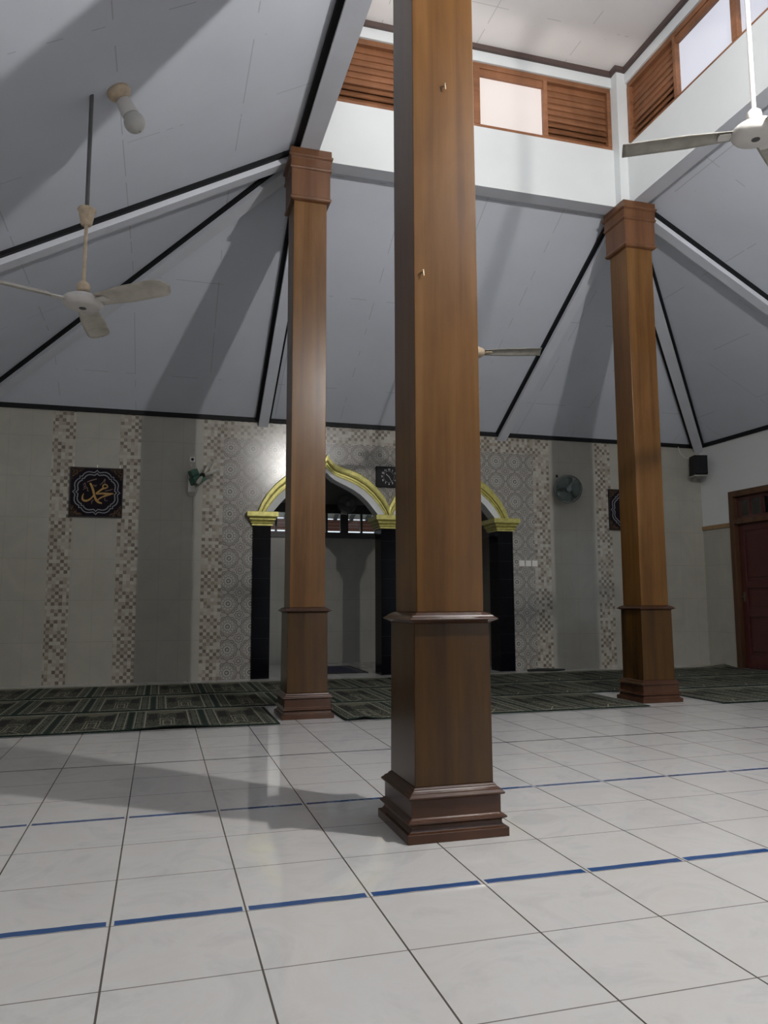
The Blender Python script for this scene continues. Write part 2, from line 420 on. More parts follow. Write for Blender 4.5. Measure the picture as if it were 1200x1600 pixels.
# rafters under the sloping ceiling
def slab(bm, A, B, s0, s1, d0, d1):
    """bar from A to B; sideways s0..s1, vertical offset -d0..-d1 below the line"""
    A, B = Vector(A), Vector(B); d = (B-A).normalized(); s = d.cross(Vector((0, 0, 1))).normalized(); z = Vector((0, 0, 1))
    vs = [bm.verts.new(p+s*q-z*h) for p in (A, B) for q, h in ((s0, d0), (s1, d0), (s1, d1), (s0, d1))]
    for q in ((0, 1, 2, 3), (7, 6, 5, 4), (0, 4, 5, 1), (1, 5, 6, 2), (2, 6, 7, 3), (3, 7, 4, 0)): bm.faces.new([vs[i] for i in q])
def rafter(A, B, label, hip=False, wl=.042, wr=.03):
    o = bmesh.new(); w = .062; k = .028 if hip else 0
    slab(o, A, B, -w, w, -.01, .095+k)
    bmesh.ops.recalc_face_normals(o, faces=o.faces)
    r = tag(mesh_obj('ceiling_rafter', o, BEAMP), label, 'roof beam', 'white rafters under the sloping ceiling')
    for s0, s1 in ((-w-wl, -w), (w, w+wr)):
        b = bmesh.new(); slab(b, A, B, s0, s1, 0.0+k*.5, .040+k); bmesh.ops.recalc_face_normals(b, faces=b.faces)
        tag(mesh_obj('edge_strip', b, BLACK, r), 'black edge strip')
cx0, cx1, cy0, cy1 = 1.335, 4.705, .67, 4.10
def cz_back(y): return ZE+(ZB-ZE)*(YB-y)/(YB-BY1)
rafter((1.335, BY1, ZB), (1.335, YB-.001, ZE), 'white ceiling rafter from the left rear column straight to the tiled back wall')
rafter((4.70, BY1, ZB), (4.70, YB-.001, ZE), 'white ceiling rafter from the right rear column straight to the tiled back wall', wl=.042, wr=.012)
rafter((BX0, 4.10, ZB), (XL, 4.10, ZE), 'white ceiling rafter running left from the left rear column, behind the cream fan rod')
rafter((BX1, 4.07, ZB), (XR, 4.07, ZE), 'white ceiling rafter from the right rear column to the right edge, towards the door side')
rafter((BX0, BY1, ZB), (XL, YB, ZE), 'diagonal corner rafter from the left rear column down to the far left corner', True)
rafter((BX1, BY1, ZB), (XR, YB, ZE), 'diagonal corner rafter from the right rear column down to the speaker corner', True)
rafter((BX0, BY0, ZB), (XL, YF, ZE), 'diagonal corner rafter above and left of the viewer', True)
rafter((BX1, BY0, ZB), (XR, YF, ZE), 'diagonal corner rafter right of the viewer', True)

# ------------------------------------------------------------------ tower windows
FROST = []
for nm, col in (('frosted_pane_warm', (1.0, .86, .80)), ('frosted_pane_cool', (.80, .82, .95)), ('frosted_pane_fill_glow', (.93, .96, 1.0))):
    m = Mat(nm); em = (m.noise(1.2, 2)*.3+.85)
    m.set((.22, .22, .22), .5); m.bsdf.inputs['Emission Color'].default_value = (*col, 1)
    m.nt.links.new((em*(PANE*(.52 if 'warm' in nm else .50 if 'cool' in nm else 8.0))).v, m.bsdf.inputs['Emission Strength']); FROST.append(m.m)  # third pane glows extra bright, added as fill light for the tower
def window_band(n, L, loc, rz, frost):
    """local x 0..L along the wall seen from inside, y+ is outward"""
    w = thing('window_%d' % n, loc, None, None, rz=rz, kind='structure')
    H = B1-B0; p = .045; lw = .76
    xs = [0, lw, L/2, L-lw, L]; fr = bmesh.new()
    box(fr, 0, L, .0, .09, 0, p); box(fr, 0, L, .0, .09, H-.055, H)
    for q in xs:
        c = min(max(q, p/2), L-p/2); ww = .035 if q == L/2 else p/2
        box(fr, c-ww, c+ww, -.004, .094, p, H-.055)
    f = mesh_obj('frame', fr, WOOD_H, w); bevel(f, .004)
    for a, b in ((xs[1]+p/2, xs[2]-.035), (xs[2]+.035, xs[3]-p/2)):
        boxo('pane', frost, w, a, b, .045, .052, p, H-.125); boxo('sash_rail', WOOD_H, w, a, b, .012, .085, H-.125, H-.055)
    for a, b in ((p, xs[1]-p/2), (xs[3]+p/2, L-p)):
        bm = bmesh.new(); n_ = 9; pitch = (H-p-.055)/n_
        for k in range(n_):
            zc = p+pitch*(k+.5); ang = math.radians(-13 if k > 2 else -30)
            vs = box(bm, a, b, -.007, .007, -.5*pitch*1.2, .5*pitch*1.2)
            Mx = Matrix.Translation((0, .045, zc)) @ Matrix.Rotation(ang, 4, 'X')
            bmesh.ops.transform(bm, matrix=Mx, verts=vs)
        box(bm, a, b, .085, .092, p, H-.055)
        mesh_obj('louver_panel', bm, WOOD_H, w)
PO = .10
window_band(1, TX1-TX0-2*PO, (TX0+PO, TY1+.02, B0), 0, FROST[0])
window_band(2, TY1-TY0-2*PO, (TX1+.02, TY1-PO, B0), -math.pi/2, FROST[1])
window_band(3, TX1-TX0-2*PO, (TX1-PO, TY0-.02, B0), math.pi, FROST[2])  # unseen front and left bands carry the added fill glow
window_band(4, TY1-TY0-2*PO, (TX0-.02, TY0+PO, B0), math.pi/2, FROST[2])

# ------------------------------------------------------------------ columns
NAILS = ((1.298, 3.295), (1.184, 2.393))
def make_column(loc, label, shaft_h=4.5):
    c = thing('column', loc, label, 'column', 'tall varnished wooden columns carrying the roof tower')
    bm = bmesh.new()
    square_lathe(bm, [(.218, 0), (.218, .036), (.205, .040), (.196, .052), (.196, .064), (.213, .074), (.212, .080), (.200, .088), (.193, .092), (.193, .160),
                      (.207, .166), (.208, .172), (.196, .182), (.194, .186), (.182, .194), (.180, .199), (.172, .206)])
    bevel(mesh_obj('base_moulding', bm, WOOD_BASE, c), .0015, 1)
    bm = bmesh.new(); square_lathe(bm, [(.171, .206), (.168, .862)]); bevel(mesh_obj('plinth', bm, WOOD_PL, c), .003)
    bm = bmesh.new(); square_lathe(bm, [(.168, .862), (.186, .872), (.197, .876), (.197, .880), (.184, .889), (.180, .894), (.168, .900), (.156, .906)])
    bevel(mesh_obj('ledge_moulding', bm, WOOD_BASE, c), .0015, 1)
    bm = bmesh.new(); square_lathe(bm, [(.150, .906), (.148, shaft_h)]); bevel(mesh_obj('shaft', bm, WOOD, c), .003)
    bm = bmesh.new()
    square_lathe(bm, [(.149, 4.49), (.176, 4.50), (.184, 4.512), (.184, 4.522), (.174, 4.535), (.174, 4.775), (.186, 4.785), (.190, 4.80), (.182, 4.812), (.180, 4.885),
                      (.196, 4.898), (.198, 4.915), (.186, 4.925), (.184, 4.979)])
    bevel(mesh_obj('capital', bm, WOOD_CAP, c), .002, 1)
    return c
col0 = make_column((1.295, .685, 0), 'nearest wooden column in the centre, its top cut off by the photo')
dup(col0, (1.303, 4.04, 0), 0, 'left rear wooden column standing between the carpets')
dup(col0, (4.675, 4.04, 0), 0, 'right rear wooden column standing between the carpets near the door')
dup(col0, (4.675, .685, 0), 0, 'fourth wooden column, outside the photo to the right of the viewer')

for x, z in NAILS:
    bm = bmesh.new(); tube(bm, [(x-1.295, -.147, z), (x-1.295, -.165, z+.004)], .003, 8); tube(bm, [(x-1.295, -.160, z+.006), (x-1.293, -.162, z-.022)], .003, 8)
    tag(mesh_obj('nail', bm, STEELW, col0), 'small bright bent nail in the shaft')
# ------------------------------------------------------------------ arch surrounds and black pillars
def arch_surround(cx, label, xmin, xmax):
    t = thing('arch_surround', (cx, YB-.001, 0), label, 'arch moulding', 'gold onion arch surrounds over the niche')
    prof = [(0, 0), (0, .022), (.10, .024), (.12, .014), (.20, .014), (.22, .034), (.31, .034), (.33, .022), (.41, .022), (.44, .052), (.60, .060), (.92, .058), (1, .046), (1, 0)]
    def strip(bm, c0, c1, prof):
        pts = []
        for (a, za), (b, zb) in zip(reversed(c0), reversed(c1)): pts.append((-a, za, -b, zb))
        for (a, za), (b, zb) in list(zip(c0, c1))[1:]: pts.append((a, za, b, zb))
        rows = []
        for a, za, b, zb in pts:
            rows.append([bm.verts.new((min(max(cx+a+(b-a)*q, xmin), xmax)-cx, -h, za+(zb-za)*q)) for q, h in prof])
        for r0, r1 in zip(rows, rows[1:]):
            for k in range(len(prof)-1):
                bm.faces.new((r0[k], r0[k+1], r1[k+1], r1[k]))
        bmesh.ops.recalc_face_normals(bm, faces=bm.faces)
    bm = bmesh.new(); strip(bm, G1, G2, prof); mesh_obj('gold_moulding', bm, GOLD, t)
    bm = bmesh.new(); strip(bm, ARC, G1, [(0, 0), (0, .012), (1, .012), (1, 0)])
    tag(mesh_obj('inner_band', bm, PAINT, t), 'white inner band')
arch_surround(ACX[0], 'gold onion arch moulding over the left opening, beside the black clock', -9, 3.02)
arch_surround(ACX[1], 'gold onion arch moulding over the right opening, mostly behind the nearest column', 3.02, 9)
def niche_pillar(cx, label):
    t = thing('niche_pillar', (cx, 7.41, 0), label, 'pillar', 'black tiled pillars of the niche')
    bm = bmesh.new(); square_lathe(bm, [(.112, 0), (.112, 1.925)], hy=lambda h: .15); mesh_obj('shaft', bm, GRANITE, t)
    bm = bmesh.new()
    square_lathe(bm, [(.122, 1.915), (.132, 1.917), (.132, 1.935), (.126, 1.938), (.142, 1.944), (.146, 1.962), (.138, 1.965), (.150, 1.975), (.166, 1.992), (.166, 2.002),
                      (.158, 2.006), (.176, 2.018), (.190, 2.030), (.196, 2.032), (.196, 2.088), (.19, 2.092)], hy=lambda h: h+.035)
    tag(mesh_obj('capital', bm, GOLD, t), 'gold stepped capital')
niche_pillar(1.335, 'black pillar with gold capital at the left side of the niche')
niche_pillar(3.02, 'black pillar with gold capital between the two arches, below the clock')
niche_pillar(4.705, 'black pillar with gold capital at the right side of the niche, near the switches')

# ------------------------------------------------------------------ niche behind the arches
NB = 9.40; WX = [(1.37, 2.03), (2.17, 2.833), (2.97, 3.64), (3.78, 4.44)]
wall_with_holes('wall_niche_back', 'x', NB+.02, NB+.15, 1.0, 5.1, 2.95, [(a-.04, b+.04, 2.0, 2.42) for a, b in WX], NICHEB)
bm = bmesh.new(); box(bm, .9, 1.0, YB+WT, NB+.15, 0, 2.95); struct('wall_niche_left', bm, NICHEB)
bm = bmesh.new(); box(bm, 5.1, 5.2, YB+WT, NB+.15, 0, 2.95); struct('wall_niche_right', bm, NICHEB)
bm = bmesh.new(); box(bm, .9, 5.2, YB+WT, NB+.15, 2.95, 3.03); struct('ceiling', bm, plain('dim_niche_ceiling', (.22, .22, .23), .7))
bm = bmesh.new()
box(bm, 1.2, 4.6, NB-.03, NB+.02, 1.955, 2.045); box(bm, 1.2, 4.6, NB-.03, NB+.02, 2.345, 2.49)
for a in (1.2, 2.035, 2.84, 3.645, 4.445): box(bm, a, a+(.165 if a == 1.2 else .125), NB-.03, NB+.02, 2.045, 2.345)
struct('trim_10', bm, BLACKWOOD)
GLASS = bpy.data.materials.new('clear_glass'); GLASS.use_nodes = True
nt = GLASS.node_tree; nt.nodes.remove(nt.nodes['Principled BSDF'])
tr = nt.nodes.new('ShaderNodeBsdfTransparent'); gl = nt.nodes.new('ShaderNodeBsdfGlossy'); gl.inputs['Roughness'].default_value = .02
mx = nt.nodes.new('ShaderNodeMixShader'); mx.inputs[0].default_value = .07
nt.links.new(tr.outputs[0], mx.inputs[1]); nt.links.new(gl.outputs[0], mx.inputs[2]); nt.links.new(mx.outputs[0], nt.nodes['Material Output'].inputs[0])
for n_, (a, b) in enumerate(WX):
    w = thing('window_%d' % (5+n_), (a, NB, 2.045), None, None, kind='structure'); W3 = (b-a-.064)/3
    boxo('frame', BLACKWOOD, w, *[(W3*(k+1)+.032*k, W3*(k+1)+.032*(k+1), -.02, .03, 0, .30) for k in (0, 1)])
    for k in range(3): boxo('pane', GLASS, w, k*(W3+.032), k*(W3+.032)+W3, .004, .008, 0, .30)
# eaves of the building behind, seen through the niche panes
WHB = plain('white_soffit_boards', (.66, .70, .64), .6)
ev = thing('neighbouring_eaves', (3, 11, 0), 'white boarded eaves with grey rafters and red brown fascia seen through the niche windows', 'roof eaves')
bm = bmesh.new(); slab(bm, (0, -1.2, 2.95), (0, .1, 2.47), -4, 4, 0, .02); bmesh.ops.recalc_face_normals(bm, faces=bm.faces); mesh_obj('soffit', bm, WHB, ev)
for k in range(22):
    bm = bmesh.new(); slab(bm, (-3.2+.3*k, -1.2, 2.95), (-3.2+.3*k+.02, .08, 2.47), -.03, .03, .015, .07); bmesh.ops.recalc_face_normals(bm, faces=bm.faces)
    mesh_obj('rafter', bm, GREYPIPE, ev)
boxo('fascia', REDROOF, ev, -4, 4, .06, .10, 2.225, 2.43)
for k in (-3.8, 3.8): boxo('post', WHB, ev, k-.06, k+.06, .0, .12, -.12, 2.3)

# ------------------------------------------------------------------ doors, side openings
def door(n, loc, rz, W=1.84, H=2.51):
    """local x along the wall (0..W), y outward"""
    d = thing('door_%d' % n, loc, None, None, rz=rz, kind='structure'); j = .085
    f = boxo('frame', DOORWOOD, d, (0, j, -.02, .16, 0, H), (W-j, W, -.02, .16, 0, H), (j, W-j, -.02, .16, H-j, H), (j, W-j, -.015, .15, 2.03, 2.10)); bevel(f, .006)
    iw = (W-2*j)
    tf = bmesh.new(); n_ = 7; pw = iw/n_
    box(tf, j, W-j, .05, .09, 2.10, 2.145); box(tf, j, W-j, .05, .09, H-j-.045, H-j)
    for k in range(n_+1): box(tf, j+k*pw-(.02 if k else 0), j+k*pw+(.02 if k < n_ else 0), .052, .088, 2.145, H-j-.045)
    mesh_obj('transom', tf, DOORRED, d)
    for k in range(n_): boxo('pane', GLASS, d, j+k*pw+.02, j+(k+1)*pw-.02, .068, .072, 2.145, H-j-.045)
    for s in (0, 1):
        x0 = j+s*iw/2+.003; x1 = x0+iw/2-.006; bm = bmesh.new()
        box(bm, x0, x1, .075, .095, .01, 2.03); r = .10
        box(bm, x0, x0+r, .055, .11, .01, 2.03); box(bm, x1-r, x1, .055, .11, .01, 2.03)
        for z0, z1 in ((.01, .19), (.72, .82), (1.12, 1.22), (1.93, 2.03)): box(bm, x0+r, x1-r, .055, .11, z0, z1)
        for z0, z1 in ((.24, .67), (.87, 1.07), (1.27, 1.88)): box(bm, x0+r+.05, x1-r-.05, .062, .1, z0, z1)
        l = bevel(mesh_obj('leaf', bm, DOORRED, d), .005)
        hx = x0+.05 if s == 0 else x1-.05
        bm = bmesh.new(); box(bm, hx-.02, hx+.02, .048, .055, .93, 1.07); tube(bm, [(hx, .05, 1.0), (hx, .012, 1.0), (hx+(.06 if s == 0 else -.06), .008, 1.0)], .007)
        mesh_obj('handle', bm, BRASS, l)
door(1, (XR, 6.71, 0), -math.pi/2); door(6, (1.04, YF, 0), math.pi)  # second door is unseen, added closed behind the camera to cut bounce
def open_window(n, loc, rz, W, z0, z1):
    w = thing('window_%d' % n, loc, None, None, rz=rz, kind='structure'); j = .06
    bm = bmesh.new(); box(bm, 0, j, 0, .1, z0, z1); box(bm, W-j, W, 0, .1, z0, z1); box(bm, j, W-j, 0, .1, z0, z0+j); box(bm, j, W-j, 0, .1, z1-j, z1)
    box(bm, W/2-.03, W/2+.03, 0.01, .09, z0+j, z1-j); box(bm, j, W-j, .015, .085, z1-.5, z1-.45)
    mesh_obj('frame', bm, DOORWOOD, w)
open_window(11, (XR+.05, 2.05, 0), -math.pi/2, 1.5, .45, 2.35); open_window(12, (XR+.05, 4.45, 0), -math.pi/2, 1.45, .45, 2.35)
door(5, (XL, 1.4, 0), math.pi/2)
for n_, (a, b, c_, d_) in enumerate(FRONT):
    f = thing('door_%d' % (2+n_), (b, YF-.02, 0), None, None, rz=math.pi, kind='structure'); W_ = b-a; j = .08
    boxo('frame', DOORWOOD, f, (0, j, 0, .14, 0, 2.45), (W_-j, W_, 0, .14, 0, 2.45), (j, W_-j, 0, .14, 2.37, 2.45))
# daylight portals in the openings (they only steer sky sampling)
def portal(loc, size, aim):
    L = bpy.data.lights.new('sky_portal', 'AREA'); L.shape = 'RECTANGLE'; L.size, L.size_y = size; L.cycles.is_portal = True
    o = bpy.data.objects.new('sky_portal', L); COL.objects.link(o); o.location = loc
    o.rotation_euler = Vector(aim).to_track_quat('-Z', 'Y').to_euler(); return o
for a, b, c_, d_ in FRONT: portal(((a+b)/2, YF-.21, d_/2), (b-a, d_), (0, 1, 0))
for y in ((.55+2.05)/2, (3.0+4.45)/2):
    portal((XR+.21, y, 1.4), (1.5, 1.9), (-1, 0, 0))

bm = bmesh.new(); box(bm, XR-.022, XR, 6.712, YB-.001, 2.0, 2.062); bevel(struct('trim_11', bm, TRIMW), .006)

# covered passages added outside the side doors to darken the transoms
for nme, x0, x1 in (('added_passage', XR+.22, XR+2.1), ('added_passage', XL-2.1, XL-.22)):
    yy = (4.75, 7.5) if x0 > 0 else (1.0, 3.7)
    p = thing(nme, ((x0+x1)/2, sum(yy)/2, -.12), 'roofed passage added outside the %s door to keep its transom panes dark' % ('right red' if x0 > 0 else 'left'), 'passage')
    hx, hy = (x1-x0)/2, (yy[1]-yy[0])/2; far = 1 if x0 > 0 else -1
    boxo('roof', GREYPIPE, p, -hx, hx, -hy, hy, 2.95, 3.0)
    for k in range(6): boxo('roof_batten', WHB, p, -hx+.1+k*.35, -hx+.14+k*.35, -hy, hy, 2.91, 2.95)
    boxo('wall', GREYPIPE, p, *((hx-.1, hx) if far > 0 else (-hx, -hx+.1)), -hy, hy, 0, 2.95)
    boxo('end_wall', GREYPIPE, p, -hx, hx, -hy-.05, -hy, 0, 2.95); boxo('end_wall', GREYPIPE, p, -hx, hx, hy, hy+.05, 0, 2.95)

# ------------------------------------------------------------------ ceiling fans
def blade_mesh(R0=.12, R1=.655, w=.076, pitch=-17, square=False):
    bm = bmesh.new(); N = 22; rows = []
    for i in range(N+1):
        t = i/N; x = R0+(R1-R0)*t
        h = w*(.72+.28*min(1, t*2.5))
        if t > .84 and not square: h *= math.sqrt(max(0.02, 1-((t-.84)/.16)**2))
        row = []
        for k in range(9):
            v = -1+2*k/8; z = -.010*v*v
            if abs(v) < .3 and .18 < t < .78: z += .007
            row.append(bm.verts.new((x, v*h, z)))
        rows.append(row)
    for a, b in zip(rows, rows[1:]):
        for k in range(8): bm.faces.new((a[k], b[k], b[k+1], a[k+1]))
    r = bm.normal_update(); bmesh.ops.solidify(bm, geom=bm.faces[:], thickness=.003)
    bmesh.ops.transform(bm, matrix=Matrix.Rotation(math.radians(pitch), 4, 'X'), verts=bm.verts)
    return bm
def ceiling_fan(loc, rod_top, label, angles, blade_mat, body, rodmat, cup_z=None, upper=None, group='three-bladed ceiling fans', **bk_):
    f = thing('ceiling_fan', loc, label, 'ceiling fan', group)
    bm = bmesh.new(); lathe(bm, [(.028, -.048), (.088, -.046), (.108, -.038), (.122, -.020), (.123, .004), (.110, .016), (.092, .020), (.090, .028), (.062, .040), (.030, .044)], 40)
    mesh_obj('motor_housing', bm, body, f, True)
    bm = bmesh.new(); lathe(bm, [(.022, -.0505), (.022, -.048)], 20); tag(mesh_obj('badge', bm, GREYPIPE, f), 'small dark round badge')
    bm = bmesh.new(); lathe(bm, [(.044, .040), (.046, .048), (.034, .050)], 28); mesh_obj('collar', bm, DARKPL, f, True)
    bm = bmesh.new(); lathe(bm, [(.038, .050), (.040, .085), (.036, .108), (.022, .122), (.014, .126)], 28); mesh_obj('rod_cover', bm, rodmat, f, True)
    if cup_z:
        bm = bmesh.new(); tube(bm, [(0, 0, .12), (0, 0, cup_z+.03)], .0115, 14); mesh_obj('down_rod', bm, rodmat, f)
        bm = bmesh.new(); lathe(bm, [(.030, cup_z-.06), (.036, cup_z-.05), (.050, cup_z+.03), (.058, cup_z+.038), (.052, cup_z+.05), (.02, cup_z+.052)], 28)
        mesh_obj('canopy_cup', bm, rodmat, f, True)
        bm = bmesh.new(); tube(bm, [(0, 0, cup_z+.04), (0, 0, rod_top)], .013, 14); mesh_obj('hanging_pipe', bm, upper or rodmat, f)
    else:
        bm = bmesh.new(); tube(bm, [(0, 0, .12), (0, 0, rod_top-.002)], .012, 14); mesh_obj('down_rod', bm, rodmat, f)
        bm = bmesh.new(); lathe(bm, [(.03, rod_top-.10), (.055, rod_top-.02), (.058, rod_top-.002)], 28); mesh_obj('canopy_cup', bm, rodmat, f, True)
    for i, a in enumerate(angles):
        o = mesh_obj('blade', blade_mesh(**bk_), blade_mat, f, True) if i == 0 else first.copy()
        if i == 0: first = o
        else: COL.objects.link(o); o.parent = f
        o.rotation_euler = (0, 0, math.radians(a))
        bm = bmesh.new(); box(bm, .085, .19, -.020, .020, -.016, -.010); box(bm, .125, .185, -.032, .032, -.0155, -.0105)
        bk = mesh_obj('blade_bracket', bm, body, o)
    return f
ceiling_fan((-.40, 2.42, 2.822), 1.425, 'cream ceiling fan on a long dark pipe below the left slope beside the unlit bulb', (-38, 85, 203), BLADE1, WHITEPL, CREAMPL, .555, GREYPIPE)
ceiling_fan((3.144, .66, 3.479), 1.50, 'white ceiling fan cut by the right edge, hung on a bright white rod', (150, 30, 268), BLADE2, WHITEPL, WHITEPL, R1=.69, w=.060, pitch=4, square=True)
ceiling_fan((2.925, 4.11, 3.33), 1.65, 'ceiling fan half hidden behind the nearest column, one grey blade showing on its right', (-18, 102, 222), BLADE2, CREAMPL, CREAMPL, w=.062, square=True)

# ------------------------------------------------------------------ bulbs
def bulb(loc, normal, label, lit):
    b = thing('light_bulb', loc, label, 'light bulb'); b.scale = ((1.0 if lit else 1.65),)*3; b.rotation_mode = 'QUATERNION'; b.rotation_quaternion = Vector(normal).to_track_quat('Z', 'Y')
    bm = bmesh.new(); lathe(bm, [(.046, .0), (.048, .012), (.040, .026), (.022, .034), (.022, .046)], 28); mesh_obj('ceiling_rose', bm, CREAMPL, b, True)
    bm = bmesh.new(); lathe(bm, [(.026, .042), (.030, .05), (.032, .075), (.034, .105), (.0325, .108)], 28); mesh_obj('bulb_base', bm, WHITEPL, b, True)
    bm = bmesh.new(); pr = [(.029, .108)]
    for k in range(11):
        a = math.radians(-38+12.7*k); pr.append((.043*math.cos(a), .142+.040*math.sin(a)))
    lathe(bm, pr+[(.002, .1802)], 28)
    if lit:
        m = Mat('lit_led_globe'); m.bsdf.inputs['Emission Color'].default_value = (1, .965, .915, 1); m.bsdf.inputs['Emission Strength'].default_value = LAMP; mt = m.m
    else: mt = plain('milky_globe', (.62, .62, .60), .3)
    mesh_obj('globe', bm, mt, b, True)
def zl(x): return ZE+(ZB-ZE)*(x-XL)/(BX0-XL)
def zf(y): return ZE+(ZB-ZE)*(y-YF)/(BY0-YF)
bulb((-.245, 2.45, zl(-.245)), ((ZB-ZE)/(BX0-XL), 0, -1), 'unlit white bulb in a cream holder on the left ceiling slope', False)
bulb((2.99, -.90, zf(-.90)), (0, (ZB-ZE)/(BY0-YF), -1), 'lit white bulb on the ceiling slope behind the viewer', True)

# ------------------------------------------------------------------ wall fans
def wall_fan_caged(loc, rz, tilt, label, body, blade, R=.17, cage=True):
    f = thing('wall_fan', loc, label, 'wall fan', rz=rz)
    bm = bmesh.new(); box(bm, -.05, .05, -.02, 0, -.07, .07); tube(bm, [(0, -.01, 0), (0, -.07, .01), (0, -.10, .06)], .016); bevel(mesh_obj('wall_bracket', bm, WHITEPL, f), .004)
    Mt = Matrix.Translation((0, -.13, .10)) @ Matrix.Rotation(math.radians(90+tilt), 4, 'X')
    bm = bmesh.new(); lathe(bm, [(.02, -.05), (.05, -.04), (.058, 0), (.05, .05), (.03, .06)], 24, Mt); mesh_obj('motor_housing', bm, body, f, True)
    for k in range(3):
        bm = bmesh.new(); vs = []
        rows = []
        for i in range(9):
            t = i/8; r = .03+(R-.045)*t; a0 = math.radians(120*k)
            wd = math.radians(34+26*math.sin(t*math.pi*.8))
            rows.append([bm.verts.new((r*math.cos(a0+s*wd), r*math.sin(a0+s*wd), .085+.02*s)) for s in (-1, -.5, 0, .5, 1)])
        for a, b in zip(rows, rows[1:]):
            for q in range(4): bm.faces.new((a[q], b[q], b[q+1], a[q+1]))
        bm.normal_update(); bmesh.ops.solidify(bm, geom=bm.faces[:], thickness=.002)
        bmesh.ops.transform(bm, matrix=Mt, verts=bm.verts); mesh_obj('blade', bm, blade, f, True)
    bm = bmesh.new(); lathe(bm, [(.028, .07), (.03, .10), (.02, .112)], 20, Mt); mesh_obj('hub', bm, body, f, True)
    if cage:
        bm = bmesh.new()
        for rr, zz in ((R, .085), (R*.99, .05), (R*.98, .12)):
            tube(bm, [(rr*math.cos(a), rr*math.sin(a), zz) for a in [2*math.pi*i/40 for i in range(41)]], .006 if zz == .085 else .003, 6)
        for i in range(44):
            a = 2*math.pi*i/44; c, s = math.cos(a), math.sin(a)
            tube(bm, [(.035*c, .035*s, .150), (R*.6*c, R*.6*s, .147), (R*.95*c, R*.95*s, .125), (R*c, R*s, .085), (R*.95*c, R*.95*s, .045), (R*.5*c, R*.5*s, .02), (.05*c, .05*s, .015)], .0017, 4)
        lathe(bm, [(.036, .146), (.036, .152)], 20)
        bmesh.ops.transform(bm, matrix=Mt, verts=bm.verts); mesh_obj('wire_guard', bm, STEEL, f)
    return f
wall_fan_caged((5.67, YB-.001, 2.43), math.radians(-16), 6, 'round grey-green wall fan in a wire guard, right of the arches', GREENTR, GREENTR, .195)
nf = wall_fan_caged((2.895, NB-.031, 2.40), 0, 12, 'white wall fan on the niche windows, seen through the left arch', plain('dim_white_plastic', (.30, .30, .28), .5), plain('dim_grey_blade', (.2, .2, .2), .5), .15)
# bare green fan on the left, its guard missing
g = thing('wall_fan', (.45, YB-.001, 2.40), 'green wall fan without a guard, bare grey blades pointing up right, beside the mosaic strip', 'wall fan')
bm = bmesh.new(); box(bm, -.04, .04, -.02, 0, -.08, .16); tube(bm, [(0, -.01, .02), (0, -.08, .02)], .02); bevel(mesh_obj('wall_bracket', bm, WHITEPL, g), .004)
bm = bmesh.new()
Mg = Matrix.Translation((.06, -.12, .09)) @ Matrix.Rotation(math.radians(32), 4, 'Z') @ Matrix.Rotation(math.radians(-28), 4, 'Y')
vs = box(bm, -.09, .085, -.06, .06, -.075, .03); vs += box(bm, -.075, .03, -.045, .045, .03, .11)
bmesh.ops.transform(bm, matrix=Mg, verts=vs); bevel(mesh_obj('motor_housing', bm, GREENPL, g), .014, 3)
bm = bmesh.new(); Mh = Matrix.Translation((.125, -.16, .10)) @ Matrix.Rotation(math.radians(75), 4, Vector((.55, .2, .8)))
lathe(bm, [(.024, -.015), (.026, .03), (.016, .036)], 20, Matrix.Translation((.12, -.165, .115)) @ Vector((.75, -.55, .1)).to_track_quat('Z', 'Y').to_matrix().to_4x4()); mesh_obj('hub', bm, DARKPL, g, True)
for dx_, dz_ in ((.095, .155), (.175, .06), (-.06, -.10)):
    bm = bmesh.new(); d = Vector((dx_, -.02, dz_)); L = d.length; d.normalize(); nrm = Vector((.35, -.9, -.25)); s = d.cross(nrm).normalized(); rows = []
    for i in range(9):
        t = i/8; w = .010+.018*math.sin(min(1, t*1.25)*math.pi*.55) * (1 if t < .85 else .75)
        c = Vector((.13, -.18, .115))+d*(.02+L*t)
        rows.append([bm.verts.new(c+s*w*q+nrm*(.004*q*q)) for q in (-1, 0, 1)])
    for a, b in zip(rows, rows[1:]):
        for q in range(2): bm.faces.new((a[q], b[q], b[q+1], a[q+1]))
    bm.normal_update(); bmesh.ops.solidify(bm, geom=bm.faces[:], thickness=.002); mesh_obj('blade', bm, BLADE2, g, True)
bm = bmesh.new()
pts = [(-.035+.075*math.cos(a)+.04, -.02, -.02+.12*math.sin(a)) for a in [math.pi+math.pi*i/16 for i in range(17)]]
tube(bm, pts, .004, 6); tube(bm, [(.02, -.006, -.13), (.025, -.006, -.40), (.02, -.006, -.62)], .0025, 6); mesh_obj('cord', bm, plain('grey_cord', (.28, .27, .25), .6), g)
# round white outlet with a dark hole above
t = thing('cable_outlet', (.455, YB-.001, 2.735), 'small white cable outlet with a dark hole above the green wall fan', 'outlet')
bm = bmesh.new(); box(bm, -.032, .032, -.012, 0, -.032, .032); bevel(mesh_obj('plate', bm, WHITEPL, t), .004)
bm = bmesh.new(); lathe(bm, [(.018, 0), (.018, .004)], 20, Matrix.Translation((0, -.0115, 0)) @ Matrix.Rotation(math.radians(90), 4, 'X')); mesh_obj('hole', bm, DARKPL, t)
t = thing('cable_clip', (5.55, YB-.001, 2.735), 'tiny dark cable clip on the wall above the guarded fan', 'cable clip')
boxo('clip', DARKPL, t, -.014, .014, -.012, 0, -.018, .018)

